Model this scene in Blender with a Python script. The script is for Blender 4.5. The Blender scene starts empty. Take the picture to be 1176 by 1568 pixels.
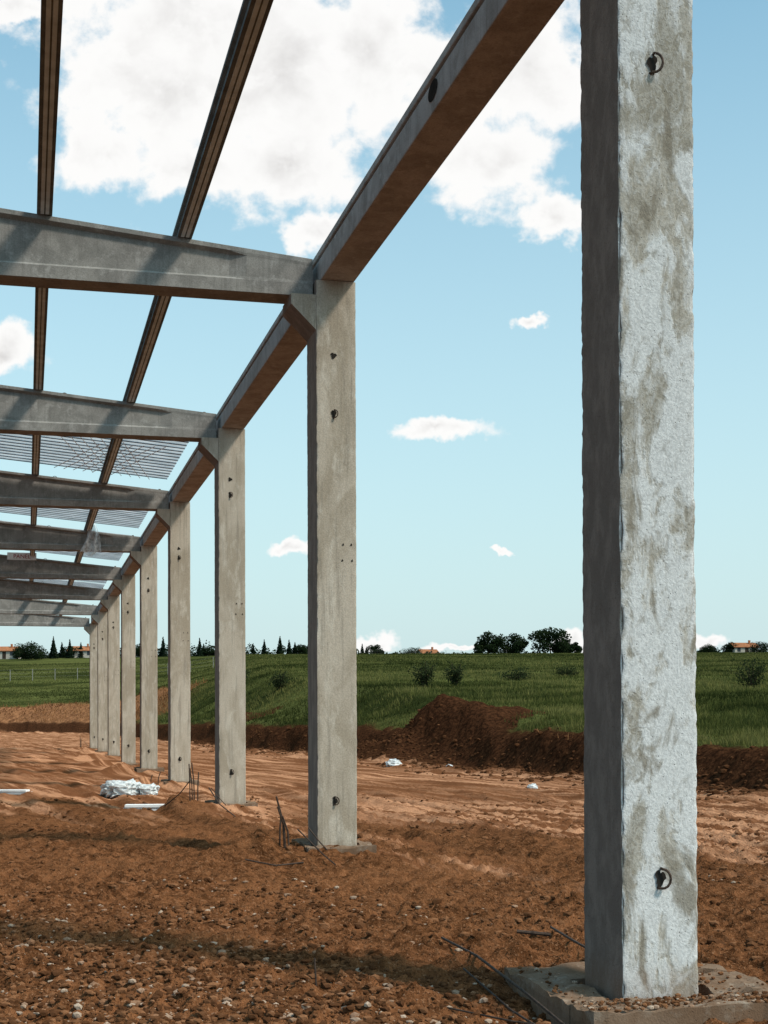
import bpy, bmesh, math, random
import numpy as np
from mathutils import Vector, Matrix
random.seed(7); rng=np.random.default_rng(11)
TH=math.radians(13.97); CT,ST=math.cos(TH),math.sin(TH)
OX,OY=1.38,8.35
BAY=9.0; NCOL=9; CW=.485
def W(r,u): return (OX+r*CT-u*ST, OY+r*ST+u*CT)
scene=bpy.context.scene
# ------------------------------------------------------------ noise
_tab=rng.random((256,256))
def vn(x,y):
    x=np.asarray(x,float); y=np.asarray(y,float)
    xi=np.floor(x).astype(int); yi=np.floor(y).astype(int)
    fx=x-xi; fy=y-yi; fx=fx*fx*(3-2*fx); fy=fy*fy*(3-2*fy)
    a=_tab[xi&255,yi&255]; b=_tab[(xi+1)&255,yi&255]; c=_tab[xi&255,(yi+1)&255]; d=_tab[(xi+1)&255,(yi+1)&255]
    return (a*(1-fx)+b*fx)*(1-fy)+(c*(1-fx)+d*fx)*fy
def fbm(x,y,o=4,g=.5):
    s=0;a=1;t=0
    for k in range(o):
        s=s+a*vn(x*2**k+17.3*k,y*2**k+5.1*k); t+=a; a*=g
    return s/t
def sst(e0,e1,x):
    t=np.clip((np.asarray(x,float)-e0)/(e1-e0),0,1); return t*t*(3-2*t)
# ------------------------------------------------------------ mesh builder
class MB:
    def __init__(s): s.V=[];s.F=[];s.n=0;s.sh=[]
    def add(s,V,F,mi=0,shade=0.5):
        V=np.asarray(V,float).reshape(-1,3)
        F=[np.asarray(f,int) for f in ([F] if isinstance(F,np.ndarray) else F)] 
        if isinstance(F,list) and len(F) and F[0].ndim==1:
            byn={}
            for f in F: byn.setdefault(len(f),[]).append(f)
            F=[np.array(v) for v in byn.values()]
        for f in F: s.F.append((f+s.n,mi))
        s.V.append(V); s.n+=len(V)
        s.sh.append(np.full(len(V),shade) if np.isscalar(shade) else np.asarray(shade,float))
    def box(s,x0,x1,y0,y1,z0,z1,mi=0,shade=.5):
        V=[(x0,y0,z0),(x1,y0,z0),(x1,y1,z0),(x0,y1,z0),(x0,y0,z1),(x1,y0,z1),(x1,y1,z1),(x0,y1,z1)]
        s.add(V,np.array([(0,3,2,1),(4,5,6,7),(0,1,5,4),(1,2,6,5),(2,3,7,6),(3,0,4,7)]),mi,shade)
    def loft(s,rings,mi=0,caps=True,shade=.5,flat=False):
        k=len(rings[0]);m=len(rings);V=np.array(rings).reshape(-1,3)
        q=[(i*k+j,i*k+(j+1)%k,(i+1)*k+(j+1)%k,(i+1)*k+j) for i in range(m-1) for j in range(k)]
        F=[np.array(f) for f in q]
        if caps: F+= [np.array(list(range(k))[::-1]),np.array([(m-1)*k+j for j in range(k)])]
        if flat:
            for f in F: s.add(V[f],[np.arange(len(f))],mi,shade)
        else: s.add(V,F,mi,shade)
    def tube(s,pts,rad,n=8,mi=0,shade=.5):
        pts=[Vector(p) for p in pts]
        if not hasattr(rad,'__len__'): rad=[rad]*len(pts)
        rings=[];ref=None
        for i,p in enumerate(pts):
            d=(pts[min(i+1,len(pts)-1)]-pts[max(i-1,0)]).normalized()
            if ref is None: ref=Vector((1,0,0)) if abs(d.x)<.8 else Vector((0,1,0))
            a=(ref-d*ref.dot(d)).normalized(); ref=a; b=d.cross(a)
            rings.append([tuple(p+(a*math.cos(2*math.pi*j/n)+b*math.sin(2*math.pi*j/n))*rad[i]) for j in range(n)])
        s.loft(rings,mi,True,shade)
    def build(s,name,mats,loc=(0,0,0),rz=0,smooth=False,parent=None,bevel=0):
        me=bpy.data.meshes.new(name)
        V=np.concatenate(s.V); me.vertices.add(len(V)); me.vertices.foreach_set('co',V.ravel())
        loops=np.concatenate([f.ravel() for f,_ in s.F])
        tot=np.concatenate([np.full(len(f),f.shape[1]) for f,_ in s.F])
        mi=np.concatenate([np.full(len(f),m) for f,m in s.F])
        me.loops.add(len(loops)); me.loops.foreach_set('vertex_index',loops)
        me.polygons.add(len(tot)); st=np.concatenate([[0],np.cumsum(tot)[:-1]])
        me.polygons.foreach_set('loop_start',st); me.polygons.foreach_set('loop_total',tot)
        me.polygons.foreach_set('material_index',mi)
        me.polygons.foreach_set('use_smooth',np.full(len(tot),smooth))
        at=me.attributes.new('shade','FLOAT','POINT'); at.data.foreach_set('value',np.concatenate(s.sh))
        for m in mats: me.materials.append(m)
        me.update(calc_edges=True); me.validate()
        ob=bpy.data.objects.new(name,me); scene.collection.objects.link(ob)
        ob.location=loc; ob.rotation_euler=(0,0,rz)
        if bevel:
            b=ob.modifiers.new('bev','BEVEL'); b.width=bevel; b.segments=2; b.limit_method='ANGLE'
        if parent: ob.parent=parent
        return ob
def empty(name,loc=(0,0,0),rz=0):
    e=bpy.data.objects.new(name,None); e.location=loc; e.rotation_euler=(0,0,rz); scene.collection.objects.link(e); return e
# ------------------------------------------------------------ nodes
class NT:
    def __init__(s,nt): s.nt=nt; s.ns=nt.nodes; s.ln=nt.links
    def n(s,t,ins=None,**kw):
        nd=s.ns.new('ShaderNode'+t)
        for k,v in kw.items(): setattr(nd,k,v)
        for k,v in (ins or {}).items():
            sk=nd.inputs[k]
            if isinstance(v,bpy.types.NodeSocket): s.ln.new(v,sk)
            else: sk.default_value=v
        return nd
    def math(s,op,a,b=0.0,c=None,clamp=False):
        i={0:a,1:b}
        if c is not None: i[2]=c
        return s.n('Math',i,operation=op,use_clamp=clamp).outputs[0]
    def mix(s,f,a,b,bt='MIX'):
        nd=s.n('Mix',None,data_type='RGBA',blend_type=bt)
        for k,v in ((0,f),(6,a),(7,b)):
            if isinstance(v,bpy.types.NodeSocket): s.ln.new(v,nd.inputs[k])
            else: nd.inputs[k].default_value=(v if k==0 else (*v,1) if len(v)==3 else v)
        return nd.outputs[2]
    def noise(s,vec,scale,detail=4,rough=.5,dist=0):
        return s.n('TexNoise',{'Vector':vec,'Scale':scale,'Detail':detail,'Roughness':rough,'Distortion':dist}).outputs[0]
    def sm(s,x,a,b,lo=0.,hi=1.):
        return s.n('MapRange',{0:x,1:a,2:b,3:lo,4:hi},interpolation_type='SMOOTHSTEP').outputs[0]
    def scalev(s,vec,sc): return s.n('VectorMath',{0:vec,1:sc},operation='MULTIPLY').outputs[0]
def newmat(name):
    m=bpy.data.materials.new(name); m.use_nodes=True; m.node_tree.nodes.clear()
    t=NT(m.node_tree); out=t.n('OutputMaterial'); return m,t,out
def princ(t,out,col,rough=.9,bump=None,bs=.3,bd=.01,**k):
    if rough>=.9:
        b=t.n('BsdfDiffuse',{'Roughness':.6}); cs=b.inputs['Color']
    else:
        b=t.n('BsdfPrincipled',{'Roughness':rough,**k}); cs=b.inputs['Base Color']; b.inputs['Specular IOR Level'].default_value=.25
    if isinstance(col,bpy.types.NodeSocket): t.ln.new(col,cs)
    else: cs.default_value=(*col,1)
    if bump is not None:
        bn=t.n('Bump',{'Height':bump,'Strength':bs,'Distance':bd}); t.ln.new(bn.outputs[0],b.inputs['Normal'])
    t.ln.new(b.outputs[0],out.inputs[0]); return b
def concrete(name,A,B,C,zs=.5,bs=.5,wash=0,side=None,stain=.4):
    m,t,out=newmat(name)
    tcn=t.n('TexCoord'); tc=tcn.outputs['Object']; r=t.n('ObjectInfo').outputs['Random']
    off=t.n('CombineXYZ',{0:t.math('MULTIPLY',r,37.),1:t.math('MULTIPLY',r,11.),2:t.math('MULTIPLY',r,53.)}).outputs[0]
    p=t.n('VectorMath',{0:tc,1:off},operation='ADD').outputs[0]
    ps=t.scalev(p,(1,1,zs))
    n1=t.noise(ps,2.2,4,.6,.6); n2=t.noise(ps,7,5,.68,.3); n3=t.noise(p,75,2,.7); n4=t.noise(t.scalev(p,(7,7,.35)),3,3,.6)
    c=t.mix(t.sm(n1,.38,.62),A,B)
    c=t.mix(t.sm(n2,.50,.70,0,.75),c,C)
    c=t.mix(t.sm(n4,.5,.70,0,stain),c,tuple(x*.55 for x in A))
    hgt=t.math('ADD',t.math('MULTIPLY',n2,.6),t.math('MULTIPLY',n3,.45))
    zc=t.n('SeparateXYZ',{0:tc}).outputs[2]
    if wash:
        w1=t.noise(t.scalev(p,(1.15,1,.5)),3.4,6,.64,.5); w2=t.noise(t.scalev(p,(1,1,.7)),13,5,.7,.5)
        big=t.noise(t.scalev(p,(1.2,1,.5)),1.7,2,.5); dkn=t.noise(t.scalev(p,(1.,1,.42)),3.2,5,.62,.6)
        k=t.math('ADD',t.math('MULTIPLY',w1,.60),t.math('MULTIPLY',w2,.18)); k=t.math('ADD',k,t.math('MULTIPLY',big,.22))
        k=t.math('ADD',k,.014)
        km=t.sm(k,.455,.53)
        c=t.mix(t.math('MULTIPLY',km,.9),c,(.70,.70,.70))
        vein=t.math('SUBTRACT',1.,t.math('MULTIPLY',t.math('ABSOLUTE',t.math('SUBTRACT',w2,.5)),12.),clamp=True)
        c=t.mix(t.math('MULTIPLY',vein,.25),c,(.82,.82,.81))
        c=t.mix(t.math('MULTIPLY',t.sm(w2,.46,.30),.5),c,(.36,.345,.315))
        c=t.mix(t.sm(dkn,.55,.64,0,.85),c,(.27,.235,.185))
        hgt=t.math('ADD',hgt,t.math('MULTIPLY',vein,.18)); hgt=t.math('ADD',hgt,t.math('MULTIPLY',km,.35))
    vo=t.n('TexVoronoi',{'Vector':p,'Scale':34.}).outputs['Distance']
    pm=t.math('MULTIPLY',t.sm(vo,.06,.17,1,0),t.sm(t.noise(p,9,1),.5,.6))
    c=t.mix(t.math('MULTIPLY',pm,.65),c,(.09,.08,.07))
    v=t.sm(n3,.3,.7,.86,1.11); c=t.mix(1.,c,t.n('CombineColor',{0:v,1:v,2:v}).outputs[0],'MULTIPLY')
    if side:  # non-front faces: shade painted in as darker colour, plus bare concrete on washed column
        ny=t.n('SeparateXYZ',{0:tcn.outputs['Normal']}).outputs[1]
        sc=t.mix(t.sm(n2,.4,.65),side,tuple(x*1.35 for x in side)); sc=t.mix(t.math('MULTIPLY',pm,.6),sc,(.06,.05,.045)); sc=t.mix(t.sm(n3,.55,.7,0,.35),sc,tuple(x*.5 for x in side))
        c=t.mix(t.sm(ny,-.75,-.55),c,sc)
    # soil splash at the foot
    f=t.math('MULTIPLY',t.sm(t.math('ADD',zc,t.math('MULTIPLY',n2,.45)),.22,.5,1,0),.45); c=t.mix(f,c,(.22,.12,.07))
    hgt=t.math('SUBTRACT',hgt,t.math('MULTIPLY',pm,.8))
    princ(t,out,c,.93,hgt,bs,.012)
    return m
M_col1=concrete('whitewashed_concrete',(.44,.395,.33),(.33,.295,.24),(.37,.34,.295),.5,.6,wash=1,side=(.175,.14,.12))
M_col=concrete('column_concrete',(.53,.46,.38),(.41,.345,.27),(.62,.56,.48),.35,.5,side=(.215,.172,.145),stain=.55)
M_beam=concrete('rafter_concrete',(.32,.305,.285),(.24,.23,.215),(.41,.395,.375),1,.35)
M_eave=concrete('eave_beam_concrete',(.42,.385,.36),(.31,.28,.255),(.48,.445,.42),1,.35)
M_pad=concrete('footing_concrete',(.26,.20,.15),(.16,.11,.075),(.38,.32,.26),1,.9)
def simple(name,col,rough=.9,var=.25,sc=8,bs=.3,**k):
    m,t,out=newmat(name); tc=t.n('TexCoord').outputs['Object']; n=t.noise(tc,sc,4,.6)
    c=t.mix(t.sm(n,.3,.7),tuple(x*(1-var) for x in col),tuple(min(1,x*(1+var)) for x in col))
    princ(t,out,c,rough,n,bs,.01,**k); return m
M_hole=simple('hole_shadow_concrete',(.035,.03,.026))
M_rust=simple('rusty_steel',(.055,.035,.025),.75,.5,30)
M_purl=simple('purlin_concrete',(.16,.175,.175),.9,.2,5)
M_purl2=simple('purlin_pale_face',(.62,.72,.78),.9,.12,5)
M_bark=simple('bark',(.06,.045,.035)); M_white=simple('white_foam',(.8,.8,.8),.9,.06)
M_post=simple('weathered_post',(.30,.29,.27))
M_wall=simple('house_plaster',(.5,.46,.4)); M_roof=simple('clay_roof_tiles',(.38,.16,.08),.9,.25,2)
M_glass=simple('window_glass',(.04,.05,.06),.2,.1); M_red=simple('red_paint',(.35,.04,.04),.5,.1)
m,t,out=newmat('translucent_roof_sheet'); M_sheet=m
tc=t.n('TexCoord').outputs['Object']; n=t.noise(tc,1.2,4,.6)
c=t.mix(t.sm(n,.35,.65),(.50,.55,.58),(.70,.75,.78))
d=t.n('BsdfDiffuse',{'Color':c}); tr=t.n('BsdfTranslucent',{'Color':c}); mx=t.n('MixShader',{0:.55,1:d.outputs[0],2:tr.outputs[0]}); t.ln.new(mx.outputs[0],out.inputs[0])
m,t,out=newmat('plastic_film'); M_film=m
tc=t.n('TexCoord').outputs['Object']; n=t.noise(tc,9,5,.6)
p=t.n('BsdfPrincipled',{'Base Color':(.75,.78,.8,1),'Roughness':.3}); bn=t.n('Bump',{'Height':n,'Strength':.6,'Distance':.03}); t.ln.new(bn.outputs[0],p.inputs['Normal'])
tr=t.n('BsdfTransparent'); mx=t.n('MixShader',{0:t.sm(n,.35,.6,.3,.8),1:tr.outputs[0],2:p.outputs[0]}); t.ln.new(mx.outputs[0],out.inputs[0])
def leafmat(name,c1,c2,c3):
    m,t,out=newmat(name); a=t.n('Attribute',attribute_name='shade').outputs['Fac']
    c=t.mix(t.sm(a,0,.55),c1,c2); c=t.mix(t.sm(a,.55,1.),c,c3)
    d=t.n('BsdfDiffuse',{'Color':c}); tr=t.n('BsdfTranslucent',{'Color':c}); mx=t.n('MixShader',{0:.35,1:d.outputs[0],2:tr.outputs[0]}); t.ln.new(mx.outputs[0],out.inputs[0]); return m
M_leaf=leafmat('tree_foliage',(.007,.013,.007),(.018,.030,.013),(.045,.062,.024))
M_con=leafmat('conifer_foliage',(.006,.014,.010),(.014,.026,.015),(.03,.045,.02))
M_shr=leafmat('shrub_foliage',(.016,.024,.011),(.034,.046,.019),(.07,.085,.035))
M_grass=leafmat('grass_blades',(.026,.034,.010),(.078,.088,.025),(.20,.185,.062))
M_straw=leafmat('dry_grass_blades',(.11,.048,.020),(.27,.12,.048),(.42,.22,.10))
# ------------------------------------------------------------ terrain
BX=np.array([-900,-300,-120,-48,-34.5,-20,-7.2,-.7,5.0,7.4,14.5,22,34,80.]); BY=np.array([330,222,200,182,166,118,76,56,38,31.7,8,-15,-60,-230.])
def bankw(x,y):
    yb=np.interp(x,BX,BY); s=(np.interp(x+1,BX,BY)-np.interp(x-1,BX,BY))/2
    w=(y-yb)/np.sqrt(1+s*s)
    return w+ (fbm(x*.35+3,y*.35,3)-.5)*1.1+(fbm(x*1.7,y*1.7,3)-.5)*.35
def fieldz(x,y,w):
    yy=np.minimum(y,400.)
    plane=1.0+.0515*np.maximum(yy-35,-2)
    v=np.maximum(y-np.interp(x,BX,BY)-14,0)
    cap=.95+.24*np.clip(w,0,10)+.080*v
    z=np.minimum(plane,cap)
    crest=18.9+ (fbm(x*.012,x*0+3,2)-.5)*.9
    z=np.minimum(z,crest)
    z=z-np.maximum(y-415,0)*.03*np.exp(-np.maximum(y-415,0)/400)
    return np.maximum(z,.6)
MOUNDS=[(1.35,51.0,1.75,1.45),(-.3,53.5,.75,1.2),(3.2,49.2,.75,1.6),(-9.5,90,.8,2)]
for i in range(1,NCOL):
    a,b=W(-.7,i*BAY+.1); MOUNDS.append((a,b,.26,.5)); a,b=W(.25,i*BAY+.0); MOUNDS.append((a,b,.10,.85))
a,b=W(-1.6,BAY-.9); MOUNDS.append((a,b,.12,.6))
PX,PY=W(-.35,.1)
RA=TH+.16; RC,RS=math.cos(RA),math.sin(RA)
def Hgt(x,y,fine=True):
    x=np.asarray(x,float); y=np.asarray(y,float)
    w=bankw(x,y); zf=fieldz(x,y,w)
    k=sst(-.2,1.3,w)
    u=(-(x-OX)*ST+(y-OY)*CT); r=((x-OX)*CT+(y-OY)*ST)
    site=(fbm(x*.25,y*.25,3)-.5)*.12+(fbm(r*2.2+u*.12,u*.2,3)-.5)*.13*sst(12,22,y)
    # tyre ruts running along the haul road
    rr=x*RC+y*RS+.5*np.sin(y*.06)+(fbm(y*.15,x*0,2)-.5)*1.6
    for c0 in (5.2,7.0,8.6,10.4,12.2,14.0,15.7,2.6):
        d=(rr-c0); site=site-(.065*np.exp(-(d/.16)**2)-.045*np.exp(-((np.abs(d)-.30)/.12)**2))*sst(13,19,y)*sst(.35,.55,fbm(x*.3+c0,y*.12,2))
    site=site+.16*np.exp(-((w+1.1)/.7)**2)*fbm(x*1.3,y*1.3,3)*2*sst(20,30,y)
    z=site*(1-k)+zf*k
    z=z+ (fbm(x*1.1,y*1.1,4)-.5)*.5*k*(1-sst(1.5,5,w))
    z=z+(fbm(x*.22,y*.22,4)-.5)*.6*sst(2,14,w)*sst(30,60,y)*(1-sst(180,330,y))
    for (a,b,h,s) in MOUNDS:
        d=np.sqrt((x-a)**2+(y-b)**2)/s
        z=z+h*np.exp(-np.abs(d)**1.5*1.1)*(.8+.4*fbm(x*2.1/s,y*2.1/s,4))
    dp=np.sqrt((x-PX)**2+(y-PY)**2); z=z-.15*np.exp(-(dp/.95)**2)
    if fine:
        near=1-sst(14,44,y)
        z=z+(fbm(x*3.3,y*3.3,5,.6)-.5)*.16*near*(1-k)+np.maximum(fbm(x*11+9,y*11,3,.6)-.50,0)*.20*near
    return z
ys=[-30.]
while ys[-1]<4: ys.append(ys[-1]+1.2)
while ys[-1]<13: ys.append(ys[-1]+.033)
while ys[-1]<2500: ys.append(ys[-1]+max(.033,(ys[-1]-10)*.0115))
ys=np.array(ys)
aa=np.concatenate([-np.geomspace(3.0,.34,30)[:-1],np.linspace(-.34,.34,500),np.geomspace(.34,3.0,30)[1:]])
Y,A=np.meshgrid(ys,aa,indexing='ij'); X=A*(Y*.82+ 4+ 30*(1-sst(4,60,Y)*1.)*.35)
X=np.where(Y<4,A*(4*.82+4+10.5),X)
Z=Hgt(X,Y)
nr,nc=X.shape
idx=np.arange(nr*nc).reshape(nr,nc)
F=np.stack([idx[:-1,:-1],idx[:-1,1:],idx[1:,1:],idx[1:,:-1]],-1).reshape(-1,4)
m,t,out=newmat('ground_soil_and_grass'); M_gr=m
at=lambda n: t.n('Attribute',attribute_name=n).outputs['Fac']
pos=t.n('NewGeometry').outputs['Position']; bw=at('bankw'); tk=at('track'); dry=at('dry')
rot=t.n('VectorRotate',{'Vector':pos,'Angle':-TH-.16},rotation_type='Z_AXIS').outputs[0]
nb=t.noise(pos,.5,3,.6,.3); nf=t.noise(pos,8,5,.68); nff=t.noise(pos,42,2,.7)
stk=t.noise(t.scalev(rot,(3.4,.14,1)),1.,5,.66,.4); stk2=t.noise(t.scalev(rot,(.8,.08,1)),1.,3,.55,.8)
soil=t.mix(t.sm(nf,.34,.66),(.068,.027,.011),(.225,.093,.040))
soil=t.mix(t.sm(nb,.45,.65,0,.45),soil,(.27,.112,.048))
soil=t.mix(t.sm(nff,.56,.72,0,.55),soil,(.40,.215,.12))
soil=t.mix(t.sm(nff,.30,.42,.75,0),soil,(.030,.013,.006))
trk=t.mix(t.sm(stk,.44,.57),(.20,.080,.036),(.60,.305,.170))
trk=t.mix(t.sm(stk2,.56,.42,0,.6),trk,(.23,.095,.044))
trk=t.mix(t.sm(nf,.4,.7,0,.35),trk,(.23,.093,.043))
tm=t.math('ADD',tk,t.math('MULTIPLY',t.math('SUBTRACT',stk2,.5),1.9)); tm=t.math('ADD',tm,t.math('MULTIPLY',t.math('SUBTRACT',nb,.5),.7))
site=t.mix(t.sm(tm,.3,.75),soil,trk)
bank=t.mix(t.sm(nf,.35,.7),(.030,.013,.007),(.105,.043,.020))
g1=t.noise(t.scalev(pos,(.030,.08,.0)),1.,5,.62,.4); g2=t.noise(t.scalev(pos,(1,1.6,1)),1.3,4,.7)
gr=t.mix(t.sm(g1,.40,.60),(.032,.040,.012),(.11,.118,.036))
gr=t.mix(t.sm(g2,.42,.62,0,.5),gr,(.022,.029,.010))
gr=t.mix(t.sm(g2,.58,.72,0,.45),gr,(.20,.17,.07))
dr=t.mix(t.sm(t.noise(t.scalev(pos,(3,.5,1)),1,4,.7),.3,.7),(.12,.05,.025),(.34,.16,.075)); gr=t.mix(dry,gr,dr)
bw2=t.math('ADD',bw,t.math('MULTIPLY',t.math('SUBTRACT',nf,.5),1.2))
c=t.mix(t.sm(bw2,-1.7,-.2),site,bank); c=t.mix(t.sm(bw2,1.2,2.0),c,gr)
hh=t.math('ADD',nf,t.math('MULTIPLY',nff,.5)); hh=t.math('ADD',hh,t.math('MULTIPLY',stk,.6)); princ(t,out,c,.97,hh,1.,.05)
mb=MB(); mb.add(np.stack([X,Y,Z],-1),F); ground=mb.build('ground',[M_gr],smooth=True)
w=bankw(X,Y); 
md=np.zeros_like(X)
for (a,b,h,s) in MOUNDS[:4]: md=np.maximum(md,np.exp(-((X-a)**2+(Y-b)**2)/(s*1.5)**2))
w2=np.where(md>.32,.5,w)
track=sst(13,27,Y+X*1.1)*.95
dryv=sst(120,150,Y)*(1-sst(-28,-16,X))*(1-sst(11,15,w))
for nm,a in (('bankw',w2),('track',track),('dry',dryv)):
    q=ground.data.attributes.new(nm,'FLOAT','POINT'); q.data.foreach_set('value',a.ravel().astype(float))
# ------------------------------------------------------------ gravel
def ico(sub):
    bm=bmesh.new(); bmesh.ops.create_icosphere(bm,subdivisions=sub,radius=1); 
    V=np.array([v.co[:] for v in bm.verts]); bm.verts.index_update(); F=np.array([[v.index for v in f.verts] for f in bm.faces]); bm.free(); return V,F
def scatter(name,N,sampler,szf,mat_,shf,sub=1,sink=.25):
    V0,F0=ico(sub); x,y=sampler(N); N=len(x); s=szf(N,x,y); z=Hgt(x,y)
    ang=rng.random(N)*6.28; sc=np.stack([s*(.7+.7*rng.random(N)),s*(.7+.5*rng.random(N)),s*(.4+.4*rng.random(N))],-1)
    jit=1+.35*(rng.random((N,len(V0),1))-.5)*1.3
    P=V0[None]*jit*sc[:,None,:]
    c,s_=np.cos(ang)[:,None],np.sin(ang)[:,None]
    Q=np.stack([P[...,0]*c-P[...,1]*s_,P[...,0]*s_+P[...,1]*c,P[...,2]],-1)
    Q+=np.stack([x,y,z+sc[:,2]*(1-2*sink)*.5],-1)[:,None,:]
    F=(F0[None]+(np.arange(N)*len(V0))[:,None,None]).reshape(-1,3)
    mb=MB(); mb.add(Q.reshape(-1,3),F,0,np.repeat(shf(N),len(V0))); return mb.build(name,[mat_])
m,t,out=newmat('stones'); M_st=m; a=t.n('Attribute',attribute_name='shade').outputs['Fac']
n=t.noise(t.n('NewGeometry').outputs['Position'],60,3,.6)
c=t.mix(t.sm(a,0,.6),(.085,.036,.016),(.27,.125,.060)); c=t.mix(t.sm(a,.66,1),c,(.50,.39,.30)); c=t.mix(t.sm(n,.4,.65,0,.4),c,(.14,.065,.035)); princ(t,out,c,.95,n,.5,.01)
def samp_near(N):
    y=6.9+rng.random(N)**2.1*8; x=(rng.random(N)*2-1)*(.36*y+.5); x=np.where(rng.random(N)<.3,-abs(x)*.9,x)
    d=fbm(x*.9+4,y*.9,3)+.25*(y<9.5)*(x<1)-.25*(x>1.2); k=rng.random(N)<sst(.38,.62,d); return x[k],y[k]
def samp_mid(N):
    y=8+rng.random(N)**1.6*22; x=(rng.random(N)*2-1)*(.34*y+1); k=rng.random(N)<sst(.42,.66,fbm(x*.6,y*.4,3)); return x[k],y[k]
scatter('gravel',46000,samp_near,lambda N,x,y:(.004+.030*rng.random(N)**2.8),M_st,lambda N:rng.random(N)**2.7)
scatter('soil_clods',16000,samp_mid,lambda N,x,y:(.007+.042*rng.random(N)**4),M_st,lambda N:.1+.5*rng.random(N)**1.5)
def samp_bank(N):
    y=28+rng.random(N)**1.5*60; xb=np.interp(y,BY[::-1],BX[::-1]); x=xb+rng.normal(-.5,.8,N); return x,y
scatter('bank_rubble',5000,samp_bank,lambda N,x,y:(.02+.08*rng.random(N)**4),M_st,lambda N:rng.random(N)**2.5*.3)
# ------------------------------------------------------------ columns
def grid_shaft(mb,x1,y1,z0,z1,nz,chip,seed,mi=0):
    def lin(L): 
        e=[0,.006,.015,.03]; return np.array(e+list(np.linspace(.06,L-.06,7))+[L-v for v in e[::-1]])
    gx,gy,gz=lin(x1),lin(y1),np.linspace(z0,z1,nz)
    def face(P,flip):
        a,b=P.shape[:2]; V=P.reshape(-1,3).copy()
        dx=np.minimum(V[:,0],x1-V[:,0]); dy=np.minimum(V[:,1],y1-V[:,1])
        e=np.exp(-np.maximum(dx,dy)/.011); z=V[:,2]
        side=(V[:,0]>x1/2)*13.+(V[:,1]>y1/2)*31.+seed
        cn=(np.maximum(fbm(z*9,side,3,.7)-.45,0)*2.2+np.maximum(fbm(z*30,side+7,2)-.6,0)*2.0+.2)*chip*e
        sx=np.where(V[:,0]<x1/2,1,-1); sy=np.where(V[:,1]<y1/2,1,-1)
        sur=(fbm(V[:,0]*7+V[:,1]*9+seed,z*5,4)-.5)*chip*.12
        V[:,0]+=sx*cn+np.where(dx<1e-6,sx*sur,0); V[:,1]+=sy*cn+np.where(dy<1e-6,sy*sur,0)
        V[:,0]+= (fbm(z*.5+seed,z*0,2)-.5)*.008
        id=np.arange(a*b).reshape(a,b); F=np.stack([id[:-1,:-1],id[1:,:-1],id[1:,1:],id[:-1,1:]],-1).reshape(-1,4)
        if flip: F=F[:,::-1]
        mb.add(V,F,mi)
    G=np.meshgrid(gx,gz,indexing='ij')
    face(np.stack([G[0],G[0]*0,G[1]],-1),False); face(np.stack([G[0],G[0]*0+y1,G[1]],-1),True)
    G=np.meshgrid(gy,gz,indexing='ij')
    face(np.stack([G[0]*0,G[0],G[1]],-1),True); face(np.stack([G[0]*0+x1,G[0],G[1]],-1),False)
    G=np.meshgrid(gx,gy,indexing='ij'); face(np.stack([G[0],G[1],G[0]*0+z1],-1),False)
ZT=6.9
def disc(mb,c,rx,rz,mi,y,seed):
    n=18; pts=[]
    for j in range(n):
        a=2*math.pi*j/n; k=1+.25*math.sin(3*a+seed)+.12*math.sin(7*a+seed*2); pts.append((c[0]+rx*k*math.cos(a),y,c[1]+rz*k*math.sin(a)))
    mb.add(pts,[np.array(range(n))],mi)
def hook(mb,x,z,s,mi,y=0):
    pts=[(x+s*.1,y+.03,z+s*1.0)]
    for j in range(9):
        a=math.pi/2-math.pi*j/8*1.05
        pts.append((x+s*.75*math.cos(a),y-.012-.02*math.sin(math.pi*j/8),z+s*.95*math.sin(a)))
    pts.append((x-s*.35,y+.02,z-s*.9)); mb.tube(pts,[s*.13]*len(pts),8,mi)
holes={0:[(.215,5.50,1),(.235,.72,1)],1:[(.21,6.0,0),(.21,5.30,1),(.21,.68,1)],2:[(.21,5.98,0),(.21,5.70,1),(.22,.70,1)]}
def column(i,r0=0,mir=False):
    e=MB(); x,y=W(r0,i*BAY)
    grid_shaft(e,CW,.60,-.30,ZT,260 if i<3 else 90,.022 if i==0 else .011,i*5.7)
    pr=[(0.004,6.30),(-.30,6.60),(-.30,6.722),(0.004,6.722)] if not mir else [(CW,6.30),(CW,6.722),(CW+.31,6.722),(CW+.31,6.61)]
    e.loft([[(a,yy,b) for a,b in pr] for yy in (.012,.588)],flat=True)
    hs=holes.get(i,[(.21,5.9+random.uniform(-.15,.15),0),(.21,5.55,1),(.22,.7,1)])
    for (hx,hz,hk) in hs:
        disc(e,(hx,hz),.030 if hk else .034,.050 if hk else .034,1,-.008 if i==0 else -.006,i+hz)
        if hk: hook(e,hx+.005,hz,.060 if i==0 else .05,2,-.012)
    if i>0:
        for (hx,hz) in ((.32,3.74),(.42,3.74),(.31,3.55),(.43,3.55)): disc(e,(hx,hz),.011,.013,1,-.006,hx*9)
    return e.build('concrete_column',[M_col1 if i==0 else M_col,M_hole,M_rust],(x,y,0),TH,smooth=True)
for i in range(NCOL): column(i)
for i in range(NCOL): column(i,-20.05,True)
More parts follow.
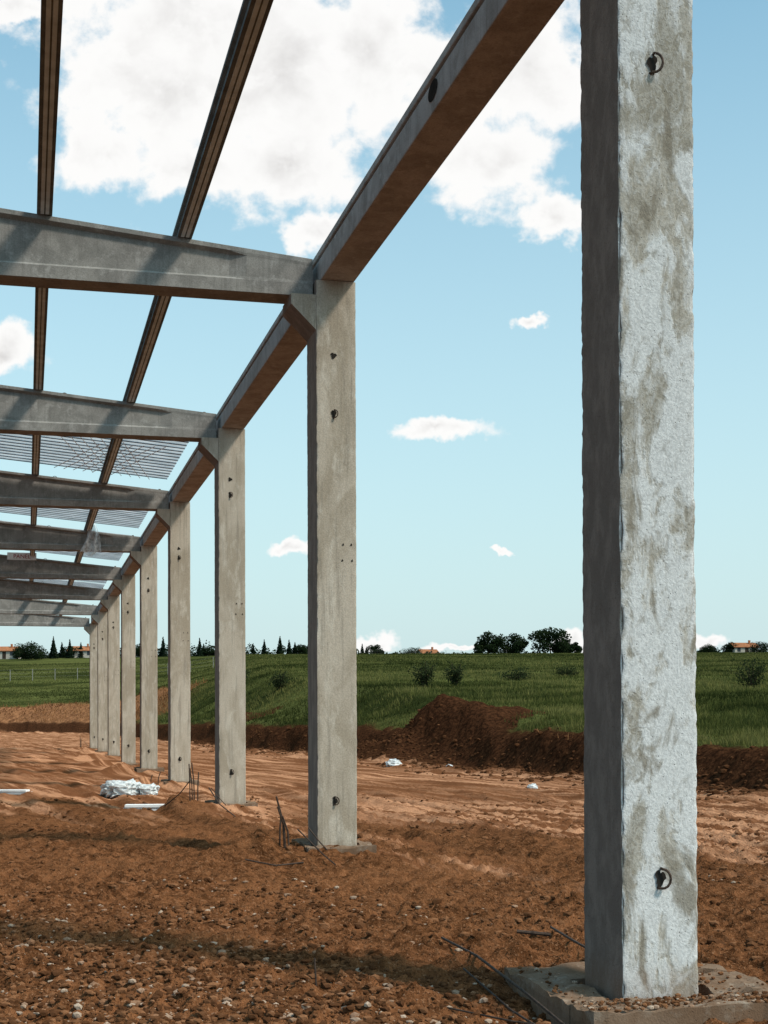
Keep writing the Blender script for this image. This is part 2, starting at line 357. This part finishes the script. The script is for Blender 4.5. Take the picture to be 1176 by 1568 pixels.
def footing(i):
    e=MB(); x,y=W(0,i*BAY); z0,z1=-.45,.03
    if i==0: r0,r1,u0,u1=-.34,1.05,-.38,1.15
    else: r0,r1,u0,u1=-.14,.68,-.18,.95; z1=.045
    a,b,c,d=(-.06,.60,-.03,.74) if i==0 else (-.04,.53,-.02,.66)
    def wall(x0,x1,y0,y1,sd):
        nx=16;ny=7; gx=np.linspace(x0,x1,nx) if x1-x0>y1-y0 else np.linspace(x0,x1,ny); gy=np.linspace(y0,y1,ny) if x1-x0>y1-y0 else np.linspace(y0,y1,nx)
        G=np.meshgrid(gx,gy,indexing='ij'); a_,b_=G[0].shape
        jx=(fbm(G[0]*7+sd,G[1]*7,3)-.5)*.07
        Vt=np.stack([G[0]+jx*(1-((G[0]<x0+1e-6)|(G[0]>x1-1e-6))*.3),G[1]+jx*.8,z1+(fbm(G[0]*6,G[1]*6+sd,4,.65)-.5)*.10],-1).reshape(-1,3)
        id=np.arange(a_*b_).reshape(a_,b_); F=np.stack([id[:-1,:-1],id[1:,:-1],id[1:,1:],id[:-1,1:]],-1).reshape(-1,4); e.add(Vt,F)
        ring=np.concatenate([id[:,0],id[-1,1:],id[-2::-1,-1],id[0,-2:0:-1]]); top=Vt[ring]; bot=top.copy(); bot[:,2]=z0; k=len(ring)
        e.add(np.concatenate([top,bot]),np.array([(j,j+k,(j+1)%k+k,(j+1)%k) for j in range(k)]))
    wall(r0,r1,u0,c,1); wall(r0,r1,d,u1,2); wall(r0,a,c+.002,d-.002,3); wall(b,r1,c+.002,d-.002,4)
    e.box(a-.05,b+.05,c-.05,d+.05,-.4,-.14)
    e.build('pocket_footing',[M_pad],(x,y,0 if i==0 else float(Hgt(*W(.2,i*BAY-.2)))-.02),TH,smooth=False)
for i in range(NCOL): footing(i)
V0,F0=ico(1)
e=MB(); 
for j in range(900):
    r=rng.uniform(-.33,1.0); u=rng.uniform(-.36,-.05) if rng.random()<.6 else rng.uniform(-.05,1.1)
    if -.08<r<.6 and u>-.03: continue
    s=.004+.018*rng.random()**3; e.add(V0*np.array([s,s*.8,s*.6])*(1+.3*(rng.random((12,1))-.5))+np.array([r,u,.035+rng.random()*.01]),F0,0,rng.random()**1.6)
x,y=W(0,0); e.build('footing_crumbs',[M_st],(x,y,0),TH)
# ------------------------------------------------------------ rafters
def rafter(i,r_end=-.02):
    e=MB(); x,y=W(0,i*BAY+.3); L=19.55; T=[0.0,.80,1.0,L/2,L-1.0,L-.80,L]; rings=[]
    for tt in T:
        Hh=.45+.088*min(tt,L-tt); wb=.192 if (tt<.9 or tt>L-.9) else .135; zb=6.725
        half=[(.20,0),(.20,.15),(wb,.15+.035),(wb,Hh-.09),(.20,Hh-.055),(.20,Hh)]
        pr=[(-a,b) for a,b in half]+[(a,b) for a,b in half[::-1]]
        rings.append([(-tt+r_end,a,zb+b) for a,b in pr])
    e.loft(rings)
    for tt in (2.7,8.,12.,17.):
        zt=6.725+.45+.088*min(tt,L-tt)
        e.tube([(-tt+.05*math.cos(a)*1.2,0,zt-.01+.06*math.sin(a)) for a in np.linspace(-.1,math.pi+.1,9)],.008,6,1)
    e.tube([(-.22,.0,7.15),(-.22,0,7.24)],.03,8,1)
    e.build('concrete_rafter',[M_beam,M_rust],(x,y,0),TH,bevel=.008)
for i in range(NCOL): rafter(i)
def eave(i,r0=0):
    e=MB(); x,y=W(r0,i*BAY+.31 if i>0 else .02); L=BAY-.02 if i>0 else BAY+.27
    pr=[(.06,6.905),(.47,6.905),(.47,7.30),(.06,7.30),(.06,7.225),(.11,7.215),(.11,7.185),(.06,7.175)]
    e.loft([[(a,b_,z) for a,z in pr] for b_ in (0,L)])
    if i==0:
        n=16; e.add([(.056,4.1+.15*math.cos(2*math.pi*j/n),7.09+.085*math.sin(2*math.pi*j/n)) for j in range(n)],[np.array(range(n))],1)
    e.build('eave_beam',[M_eave,M_hole],(x,y,0),TH,bevel=.010)
for i in range(NCOL-1): eave(i); eave(i,-20.1)
for k in range(12):
    tt=1.55+1.6*k
    if tt>19: continue
    L=19.55; zb=6.725+.45+.088*min(tt,L-tt)+.004
    for i in range(NCOL-1):
        e=MB(); x,y=W(-tt,i*BAY+.3+.01); Lp=BAY-.02
        pr=[(-.085,0),(-.085,.045),(-.05,.06),(-.05,.16),(-.085,.18),(-.085,.22),(.085,.22),(.085,.18),(.05,.16),(.05,.06),(.085,.045),(.085,0)]
        e.loft([[(a,b_,zb+c_) for a,c_ in pr[::-1]] for b_ in (0,Lp)])
        e.box(-.048,-.008,.22,Lp-.22,zb-.007,zb-.001,1); e.box(.008,.048,.22,Lp-.22,zb-.007,zb-.001,1)
        e.build('roof_purlin',[M_purl,M_purl2],(x,y,0),TH)
def roof(i,t0,t1,u0=.15,u1=BAY-.15):
    e=MB(); L=19.55; x,y=W(0,i*BAY+.3); zz=lambda tt:6.725+.45+.088*min(tt,L-tt)+.235
    per=.36; u=u0
    ts=[t0]+[v for v in (L/2,) if t0<v<t1]+[t1]
    while u<u1-per:
        prof=[(u,0),(u+.20,0),(u+.235,.05),(u+.30,.05),(u+.335,0)]
        for a in range(len(ts)-1):
            V=[];
            for tt in (ts[a],ts[a+1]):
                for (uu,dz) in prof: V.append((-tt,uu,zz(tt)+dz))
            for j in range(4):
                e.add([V[j],V[j+1],V[5+j+1],V[5+j]],np.array([(0,1,2,3)]),0)
            e.add([(-ts[a],u+.215,zz(ts[a])-.012),(-ts[a],u+.30,zz(ts[a])-.012),(-ts[a+1],u+.30,zz(ts[a+1])-.012),(-ts[a+1],u+.215,zz(ts[a+1])-.012)],np.array([(0,1,2,3)]),1)
        u+=per
    e.build('roof_sheeting',[M_sheet,M_purl],(x,y,0),TH)
roof(2,.08,19.1,3.2); roof(3,.08,19.1,3.6); roof(4,.1,19.1,1.6); roof(5,.1,19.1,3.0); roof(6,.1,19.1,.3,5.0); 
e=MB(); x,y=W(0,2*BAY+.3)
for k in range(7):
    a=.5+k*.22; e.tube([(-a,4.4+.1*k,7.36+.088*a),(-a-.9,8.6,7.36+.088*(a+.9))],.008,5)
    e.tube([(-a-.9,4.4,7.36+.088*(a+.9)),(-a,8.6,7.36+.088*a)],.007,5)
e.build('roof_bracing_wires',[M_white],(x,y,0),TH)
e=MB(); nx,nz=14,22; G=np.meshgrid(np.linspace(0,1,nx),np.linspace(0,1,nz),indexing='ij')
wd=.18+.5*G[1]**1.5; Vx=(G[0]-.5)*wd+.12*np.sin(G[1]*3); Vz=7.75-G[1]*1.15+.08*np.sin(G[0]*9); Vy=.08*np.sin(G[0]*14+G[1]*3)+.05*fbm(G[0]*5,G[1]*5)
id=np.arange(nx*nz).reshape(nx,nz); e.add(np.stack([Vx,Vy,Vz],-1),np.stack([id[:-1,:-1],id[1:,:-1],id[1:,1:],id[:-1,1:]],-1).reshape(-1,4))
e.build('plastic_sheet',[M_film],(-8.8,42.9,0),TH,smooth=True)
sg=empty('sign_board',(-12.75,50.6,7.42),TH)
e=MB(); e.box(-.5,.5,0,.03,-.13,.13); e.build('board',[M_white],parent=sg,bevel=.005)
cu=bpy.data.curves.new('lettering','FONT'); cu.body='PANEL'; cu.size=.20; cu.align_x='CENTER'; cu.extrude=.004; to=bpy.data.objects.new('lettering',cu); scene.collection.objects.link(to); to.parent=sg; to.location=(0,-.008,-.07); to.rotation_euler=(math.pi/2,0,0); cu.materials.append(M_red)
e=MB(); e.box(-.5,-.46,.03,.07,-.22,.13); e.box(.46,.5,.03,.07,-.22,.13); e.build('brackets',[M_purl],parent=sg)
# ------------------------------------------------------------ rebar + debris
def gz(x,y): return float(Hgt(x,y))
def starter(i,r,u,n,h,sp):
    e=MB(); x,y=W(r,i*BAY+u); z=gz(x,y)
    for k in range(n):
        dx,dy=random.uniform(-sp,sp),random.uniform(-sp,sp); hh=h*random.uniform(.6,1.1); l=random.uniform(-.12,.12)
        e.tube([(dx,dy,-.1),(dx+l*.2,dy,hh*.5),(dx+l,dy+l*.5,hh)],.011,6)
    e.tube([(.3,0,.22),(.42,-.1,.05),(.55,-.2,-.1)],.008,6)
    e.build('starter_rebar',[M_rust],(x,y,z),TH)
starter(1,-.43,-.1,4,.55,.09); starter(2,-.45,-.1,4,.70,.1); starter(3,-.4,0,2,.35,.1); starter(8,-.6,0,3,.5,.2)
def bar(pts,r=.009):
    e=MB(); P=[(a,b,gz(a,b)+h) for a,b,h in pts]; o=P[0]; e.tube([(p[0]-o[0],p[1]-o[1],p[2]-o[2]) for p in P],r,6); e.build('rebar',[M_rust],o)
bar([(.42,10.6,.06),(.62,9.7,.05),(.85,8.7,.12),(1.0,8.0,.10)],.009)
bar([(.52,9.5,.02),(.75,8.6,.06),(.93,7.7,.05)],.007); bar([(.98,8.1,.02),(.72,8.2,.05),(.35,8.6,.03)],.006)
bar([(1.28,11.1,.05),(1.33,10.2,.06),(1.45,9.3,.12)],.009); bar([(1.0,10.9,.03),(1.25,10.85,.03)],.015)
bar([(-.42,8.8,.0),(-.43,8.82,.16)],.006)
bar([(-1.55,16.0,.03),(-1.2,15.9,.06),(-.9,16.0,.03)],.010); bar([(-1.0,16.6,.30),(-.7,16.3,.10),(-.55,16.1,.03)],.009)
bar([(-3.9,25.5,.05),(-3.6,25.3,.2),(-3.4,25.2,.45)],.010); bar([(-3.0,24.6,.45),(-2.8,24.4,.2),(-2.5,24.2,.03)],.010)
bar([(7.95,29.6,.05),(8.2,29.9,.5),(8.5,30.2,.9)],.03)
M_film2=simple('white_plastic_wrap',(.62,.65,.66),.35,.25,10,.9)
def bundle(x,y,lx,ly,lz):
    V,F=ico(5); V=V.copy(); n=1-np.abs(fbm(V[:,0]*4+9,V[:,1]*4+V[:,2]*5,3,.6)-.5)*4; n2=fbm(V[:,0]*2.2+3,V[:,1]*2+V[:,2]*2,2)
    s=np.sign(V)*np.abs(V)**.75*(.45+.28*n+.65*n2)[:,None]; V=s*np.array([lx,ly,lz]); 
    e=MB(); e.add(V,F); e.build('plastic_wrapped_bundle',[M_film2],(x,y,gz(x,y)+lz*.45),TH,smooth=True)
bundle(-5.75,31.3,.42,.36,.21); bundle(-5.25,31.5,.30,.3,.15)
def board(x,y,l,wd,h,a):
    e=MB(); e.box(-l/2,l/2,-wd/2,wd/2,0,h); e.box(-l/2+.03,l/2-.05,-wd/2-.02,wd/2-.03,h+.004,h*1.8); e.build('foam_board',[M_white],(x,y,gz(x,y)-.0),a,bevel=.006)
board(-4.35,26.3,.82,.25,.07,.05); board(-8.6,33.2,.9,.25,.06,-.15)
def bag(x,y,s):
    V,F=ico(3); n=fbm(V[:,0]*3+x,V[:,1]*3+V[:,2]*5,3); V=V*(.5+n)[:,None]*np.array([s,s*.6,s*.6]); e=MB(); e.add(V,F); e.build('plastic_litter',[M_film2],(x,y,gz(x,y)+s*.2))
bag(.30,47.0,.24); bag(3.4,33,.12); bag(-.9,36,.10); bag(-1.3,47,.12); bag(2.0,44,.1)
# ------------------------------------------------------------ vegetation
def leaves(mb,C,size,sh,mi,up=0):
    N=len(C); a=rng.normal(size=(N,3)); a/=np.linalg.norm(a,axis=1)[:,None]; b=rng.normal(size=(N,3)); b[:,2]+=up; b-=a*(a*b).sum(1)[:,None]; b/=np.linalg.norm(b,axis=1)[:,None]
    s=np.broadcast_to(size,(N,))[:,None]*(.6+.8*rng.random((N,1)))
    P=np.stack([C-a*s*.5,C-b*s*.15+b*s*.6,C+a*s*.5,C-b*s*.6],1)
    F=np.arange(N*4).reshape(N,4); mb.add(P.reshape(-1,3),F,mi,np.repeat(np.clip(sh,0,1),4))
def decid(x,y,h,wd,n=3400,name='deciduous_tree'):
    e=MB(); z=gz(x,y); th=h*.2
    e.tube([(0,0,-.3),(.05,0,th*.6),(0,.05,h*.55)],[h*.035,h*.026,h*.012],7,1)
    nb=11; cl=[]
    for k in range(nb):
        a=k*2.4+random.random(); rr=wd*.5*random.uniform(.4,.8); zz=h*random.uniform(.2,.78)
        tip=(rr*math.cos(a),rr*math.sin(a),zz); e.tube([(0,0,th+(zz-th)*.2),(tip[0]*.5,tip[1]*.5,(th+zz)/2),tip],[h*.016,h*.01,h*.004],5,1)
        cl.append((tip,wd*random.uniform(.17,.27)))
    cl.append(((0,0,h*.82),wd*.22)); cl.append(((wd*.1,0,h*.5),wd*.32)); cl.append(((-wd*.15,0,h*.68),wd*.24))
    for (c,r) in cl:
        m_=n//len(cl); d=rng.normal(size=(m_,3)); d/=np.linalg.norm(d,axis=1)[:,None]; q=d*(rng.random((m_,1))**.4)*r*np.array([1,1,.75])
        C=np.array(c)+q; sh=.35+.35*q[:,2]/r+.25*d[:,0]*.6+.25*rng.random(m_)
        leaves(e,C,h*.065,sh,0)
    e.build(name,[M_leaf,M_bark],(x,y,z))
def conifer(x,y,h,wd,n=1100):
    e=MB(); z=gz(x,y); e.tube([(0,0,-.3),(0,0,h*.98)],[h*.03,h*.004],6,1)
    zz=1-np.sqrt(rng.random(n)); a=rng.random(n)*6.28; tier=.75+.25*np.abs(np.sin(zz*18)); r=(1-zz)*wd*.5*tier*np.sqrt(rng.random(n))
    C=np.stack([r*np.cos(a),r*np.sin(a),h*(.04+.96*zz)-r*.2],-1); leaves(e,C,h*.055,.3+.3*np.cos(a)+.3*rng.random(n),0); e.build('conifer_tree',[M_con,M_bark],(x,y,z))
for px,h,wd,yy in ((748,6.8,8,396),(787,6.3,8.5,400),(843,7.6,11,398),(868,4.8,5,404),(882,4,3.5,399),(48,4.6,8.5,392),(33,3.4,5,400),(578,3.6,4.5,400),(460,3.6,4.5,398),(1120,3.6,5,402),(1165,3.0,6,396),(1085,2.8,5,399),(322,3.4,5.5,401),(170,3.2,6,400),(215,3.4,6,398),(108,3.2,6,401),(630,2.4,6,402)):
    decid((px-588)/2200*yy,yy,h,wd)
for px,h,wd,yy in ((82,6.2,3.0,395),(95,4.6,2.4,400),(107,5.2,2.7,396),(124,4.4,2.8,401),(250,5.8,2.8,398),(306,5.4,2.4,395),(312,4.2,2.4,402),(388,4.0,2.2,400),(405,5.0,2.4,396),(429,6.0,3.0,398),(443,5.2,2.6,401),(452,4.2,2.4,397),(555,3.8,2.0,398),(562,3.2,1.9,401),(472,4,2.4,400),(735,3.6,1.8,400)):
    conifer((px-588)/2200*yy,yy,h,wd)
e=MB(); N=60000; x=(rng.random(N)*2-1)*260; y=405+rng.random(N)*25; hh=1.1+5.0*fbm(x*.06,x*0+2,4,.6)**2*2*(fbm(x*.9,x*0,2)); zt=rng.random(N)
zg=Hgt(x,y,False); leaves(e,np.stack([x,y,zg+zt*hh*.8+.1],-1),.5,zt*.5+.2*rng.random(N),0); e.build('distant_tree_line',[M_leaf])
def shrub(x,y,h,wd,n=900):
    e=MB(); z=gz(x,y)
    for k in range(12):
        a=k*2.4; r=wd*.5*random.uniform(.2,1); hh=h*random.uniform(.6,1.05)*(1-.35*r/wd); tip=(r*math.cos(a),r*math.sin(a),hh)
        e.tube([(0,0,-.05),(tip[0]*.4,tip[1]*.4,hh*.5),tip],[.03,.02,.006],5,1)
        m_=n//12; s=rng.random(m_)**.7; C=np.stack([tip[0]*s,tip[1]*s,hh*s],-1)+rng.normal(size=(m_,3))*wd*.09; leaves(e,C,.10,.2+.6*s*rng.random(m_)+.1,0,1)
    e.build('shrub',[M_shr,M_bark],(x,y,z))
for a in ((2.25,80,1.6,1.6),(4.1,82,1.5,1.2),(-7.4,102,1.5,2.0),(20.5,80,1.6,2.6),(-13,130,1.0,2.6),(8.6,93,.55,2.4),(14,110,.8,2.2)): shrub(*a)
def grass(name,N,ymin,ymax,pw,mat_,cond,hs,seed):
    y=ymin*(ymax/ymin)**(rng.random(N)**pw); x=(rng.random(N)*2-1)*(.34*y+3)
    w=bankw(x,y); k=cond(x,y,w); 
    for (a,b,h,s) in MOUNDS[:3]: k&=((x-a)**2+(y-b)**2)>(s*1.45)**2*(.6+.8*rng.random(N))
    x,y,w=x[k],y[k],w[k]; n=len(x); z=Hgt(x,y)
    cl=fbm(x*.7+seed,y*.5,4,.6); h=hs*(.35+.9*rng.random(n))*(.3+1.5*np.maximum(cl-.2,0)); wd=.007+.00028*y; a=rng.random(n)*6.28; ln=rng.normal(size=(n,2))*.35*h[:,None]
    dx,dy=np.cos(a)*wd,np.sin(a)*wd
    P=np.stack([np.stack([x-dx,y-dy,z-.03],-1),np.stack([x+dx,y+dy,z-.03],-1),np.stack([x+ln[:,0],y+ln[:,1],z+h],-1)],1)
    big=fbm(x*.06+1,y*.085,4,.6); sh=np.clip(.42*rng.random(n)+1.8*(cl-.5)+2.8*(big-.5)+.30,0,1)
    s3=np.stack([sh*.6,sh*.6,np.clip(sh*1.1,0,1)],1).ravel()
    e=MB(); e.add(P.reshape(-1,3),np.arange(n*3).reshape(n,3),0,s3); e.build(name,[mat_])
dc=lambda x,y:(y>135)&(x<-20)
grass('field_grass',430000,29,360,1.0,M_grass,lambda x,y,w:(w>1.35+.6*rng.random(len(x)))&~(dc(x,y)&(w<13)),.28,0)
grass('dry_grass',50000,120,230,1.,M_straw,lambda x,y,w:dc(x,y)&(w>1.5)&(w<13),.55,5)
grass('bank_weeds',7000,29,110,1.,M_straw,lambda x,y,w:(w>.3)&(w<1.8)&(fbm(x*.8,y*.8,3)>.55),.22,9)
def fence(pts,h,name='wire_fence'):
    e=MB(); P=[(x,y,gz(x,y)) for x,y in pts]
    for p in P: e.box(p[0]-.045,p[0]+.045,p[1]-.045,p[1]+.045,p[2]-.2,p[2]+h)
    for k in (.35,.65,.95):
        for a,b in zip(P[:-1],P[1:]): e.tube([(a[0],a[1],a[2]+h*k),(b[0],b[1],b[2]+h*k)],.008,4)
    e.build(name,[M_post])
fence([(-75+i*4.3,272-i*.25) for i in range(12)],2.2)
fence([(-8+i*4.2,397+((i*7)%3)*.4) for i in range(11)],1.7)
def house(x,y,w_,d,h,rz):
    z=gz(x,y); b=empty('farm_house',(x,y,z-.2),rz)
    e=MB(); e.box(-w_/2,w_/2,-d/2,d/2,0,h); e.loft([[(xx,-d/2,h),(xx,d/2,h),(xx,0,h+1.1)] for xx in (-w_/2,w_/2)]); e.build('walls',[M_wall],parent=b)
    e=MB()
    for s in (-1,1): e.loft([[(xx,s*(d/2+.4),h-.1),(xx,s*(d/2+.4),h+.05),(xx,s*.0,h+1.35),(xx,s*.0,h+1.2)] for xx in (-w_/2-.4,w_/2+.4)])
    e.box(w_*.2,w_*.2+.5,-.9,-.4,h+.4,h+2.0); e.build('roof',[M_roof],parent=b)
    e=MB()
    for k in (-.33,.3): e.box(w_*k-.5,w_*k+.5,-d/2-.03,-d/2+.02,1,2.2)
    e.build('windows',[M_glass],parent=b)
    e=MB(); e.box(-.5,.5,-d/2-.04,-d/2+.02,.1,2.1); e.build('door',[M_bark],parent=b)
for px,yy,w_,rz in ((1138,403,7,.2),(126,403,7,.1),(10,403,7,0),(655,422,5,.3)): house((px-588)/2200*yy,yy,w_,5,2.3,rz)
# ------------------------------------------------------------ sun, sky
el=math.radians(46); hd=Vector((.865,-.501)).normalized()
sd=Vector((hd.x*math.cos(el),hd.y*math.cos(el),math.sin(el)))
L=bpy.data.lights.new('sun','SUN'); L.energy=3.3; L.angle=math.radians(8); L.color=(1,.91,.80)
so=bpy.data.objects.new('sun',L); scene.collection.objects.link(so); so.rotation_euler=(-sd).to_track_quat('-Z','Y').to_euler(); so.location=(20,-20,30)
wd=bpy.data.worlds.new('World'); scene.world=wd; wd.use_nodes=True; wd.node_tree.nodes.clear(); t=NT(wd.node_tree)
out=t.n('OutputWorld'); sky=t.n('TexSky',sky_type='NISHITA',sun_disc=False,sun_elevation=el,sun_rotation=math.atan2(hd.x,hd.y),air_density=1.0,dust_density=1.0,ozone_density=1.2)
g=t.n('TexCoord').outputs['Generated']; s=t.n('SeparateXYZ',{0:g})
ym=t.math('MAXIMUM',s.outputs[1],.05); a=t.math('MULTIPLY',t.math('DIVIDE',s.outputs[0],ym),22.); b=t.math('MULTIPLY',t.math('DIVIDE',s.outputs[2],ym),22.)
P=t.n('CombineXYZ',{0:a,1:b,2:0.}).outputs[0]
nz=t.n('TexNoise',{'Vector':P,'Scale':2.6,'Detail':3.,'Roughness':.6}).outputs['Color']
dv=t.n('VectorMath',{0:t.n('VectorMath',{0:nz,1:(.5,.5,.5)},operation='SUBTRACT').outputs[0],1:(.6,.45,0)},operation='MULTIPLY').outputs[0]
PD=t.n('VectorMath',{0:P,1:dv},operation='ADD').outputs[0]
CL=[(240,130,180,160),(430,110,240,200),(330,30,290,130),(570,80,150,140),(170,232,100,60),(440,245,140,84),(290,255,120,56),(490,350,62,36),
 (745,240,130,84),(820,110,115,115),(700,130,125,115),(855,335,72,38),
 (5,535,60,42),(815,492,26,13),(675,658,84,19),(445,838,36,14),(767,848,20,6),(572,985,36,18),(870,982,30,20),(690,992,60,9),(1085,988,34,14),(20,0,60,30)]
val=None
for (cx,cy,rx,ry) in CL:
    d=t.n('VectorMath',{0:PD,1:((cx-588)/100,(1100-cy)/100,0)},operation='SUBTRACT').outputs[0]
    d=t.n('VectorMath',{0:d,1:(100/rx,100/ry,0)},operation='MULTIPLY').outputs[0]
    v=t.math('SUBTRACT',1.,t.n('VectorMath',{0:d},operation='LENGTH').outputs['Value'])
    val=v if val is None else t.math('SMOOTH_MAX',val,v,.12) if rx>60 else t.math('MAXIMUM',val,v)
f1=t.noise(P,1.15,7,.58,.15)
dn=t.math('ADD',val,t.math('MULTIPLY',t.math('SUBTRACT',f1,.5),1.9))
den=t.sm(dn,-.10,.36); den=t.math('MULTIPLY',den,t.math('GREATER_THAN',s.outputs[1],.06))
P2=t.n('VectorMath',{0:P,1:(.22,.32,0)},operation='ADD').outputs[0]; f3=t.noise(P2,1.15,4,.56,.15)
thick=t.sm(dn,.40,1.2); rel=t.math('ADD',.38,t.math('MULTIPLY',t.math('SUBTRACT',f3,f1),3.2),clamp=True)
shd=t.math('MULTIPLY',thick,t.math('ADD',.10,t.math('MULTIPLY',rel,.85)))
cc=t.mix(shd,(1.0,.99,.975),(.62,.60,.59))
skc=t.mix(1.,sky.outputs[0],(1.55,2.05,1.72),'MULTIPLY')
el_=t.n('SeparateXYZ',{0:t.n('VectorMath',{0:g},operation='NORMALIZE').outputs[0]}).outputs[2]
haze=t.n('MapRange',{0:el_,1:0.,2:.50,3:1.,4:0.0}).outputs[0]
bg1=t.n('Background',{'Color':skc,'Strength':.12}); bgh=t.n('Background',{'Color':(.64,.80,.85,1),'Strength':.93}); bg2=t.n('Background',{'Color':cc,'Strength':1.0})
m0=t.n('MixShader',{0:haze,1:bg1.outputs[0],2:bgh.outputs[0]})
mx=t.n('MixShader',{0:t.math('MULTIPLY',den,.98),1:m0.outputs[0],2:bg2.outputs[0]}); t.ln.new(mx.outputs[0],out.inputs[0])
# ------------------------------------------------------------ camera
cam=bpy.data.cameras.new('camera'); co=bpy.data.objects.new('camera',cam); scene.collection.objects.link(co)
cam.lens=2200/1568*36; cam.sensor_width=36; cam.sensor_fit='AUTO'; p=math.radians(.7)
co.location=(0,0,1.66); co.rotation_euler=(math.pi/2+p,math.radians(.2),0); cam.shift_y=(316-2200*math.tan(p))/1568; cam.clip_end=6000; cam.clip_start=.05
scene.camera=co
scene.view_settings.view_transform='Standard'; scene.view_settings.look='None'; scene.view_settings.exposure=0
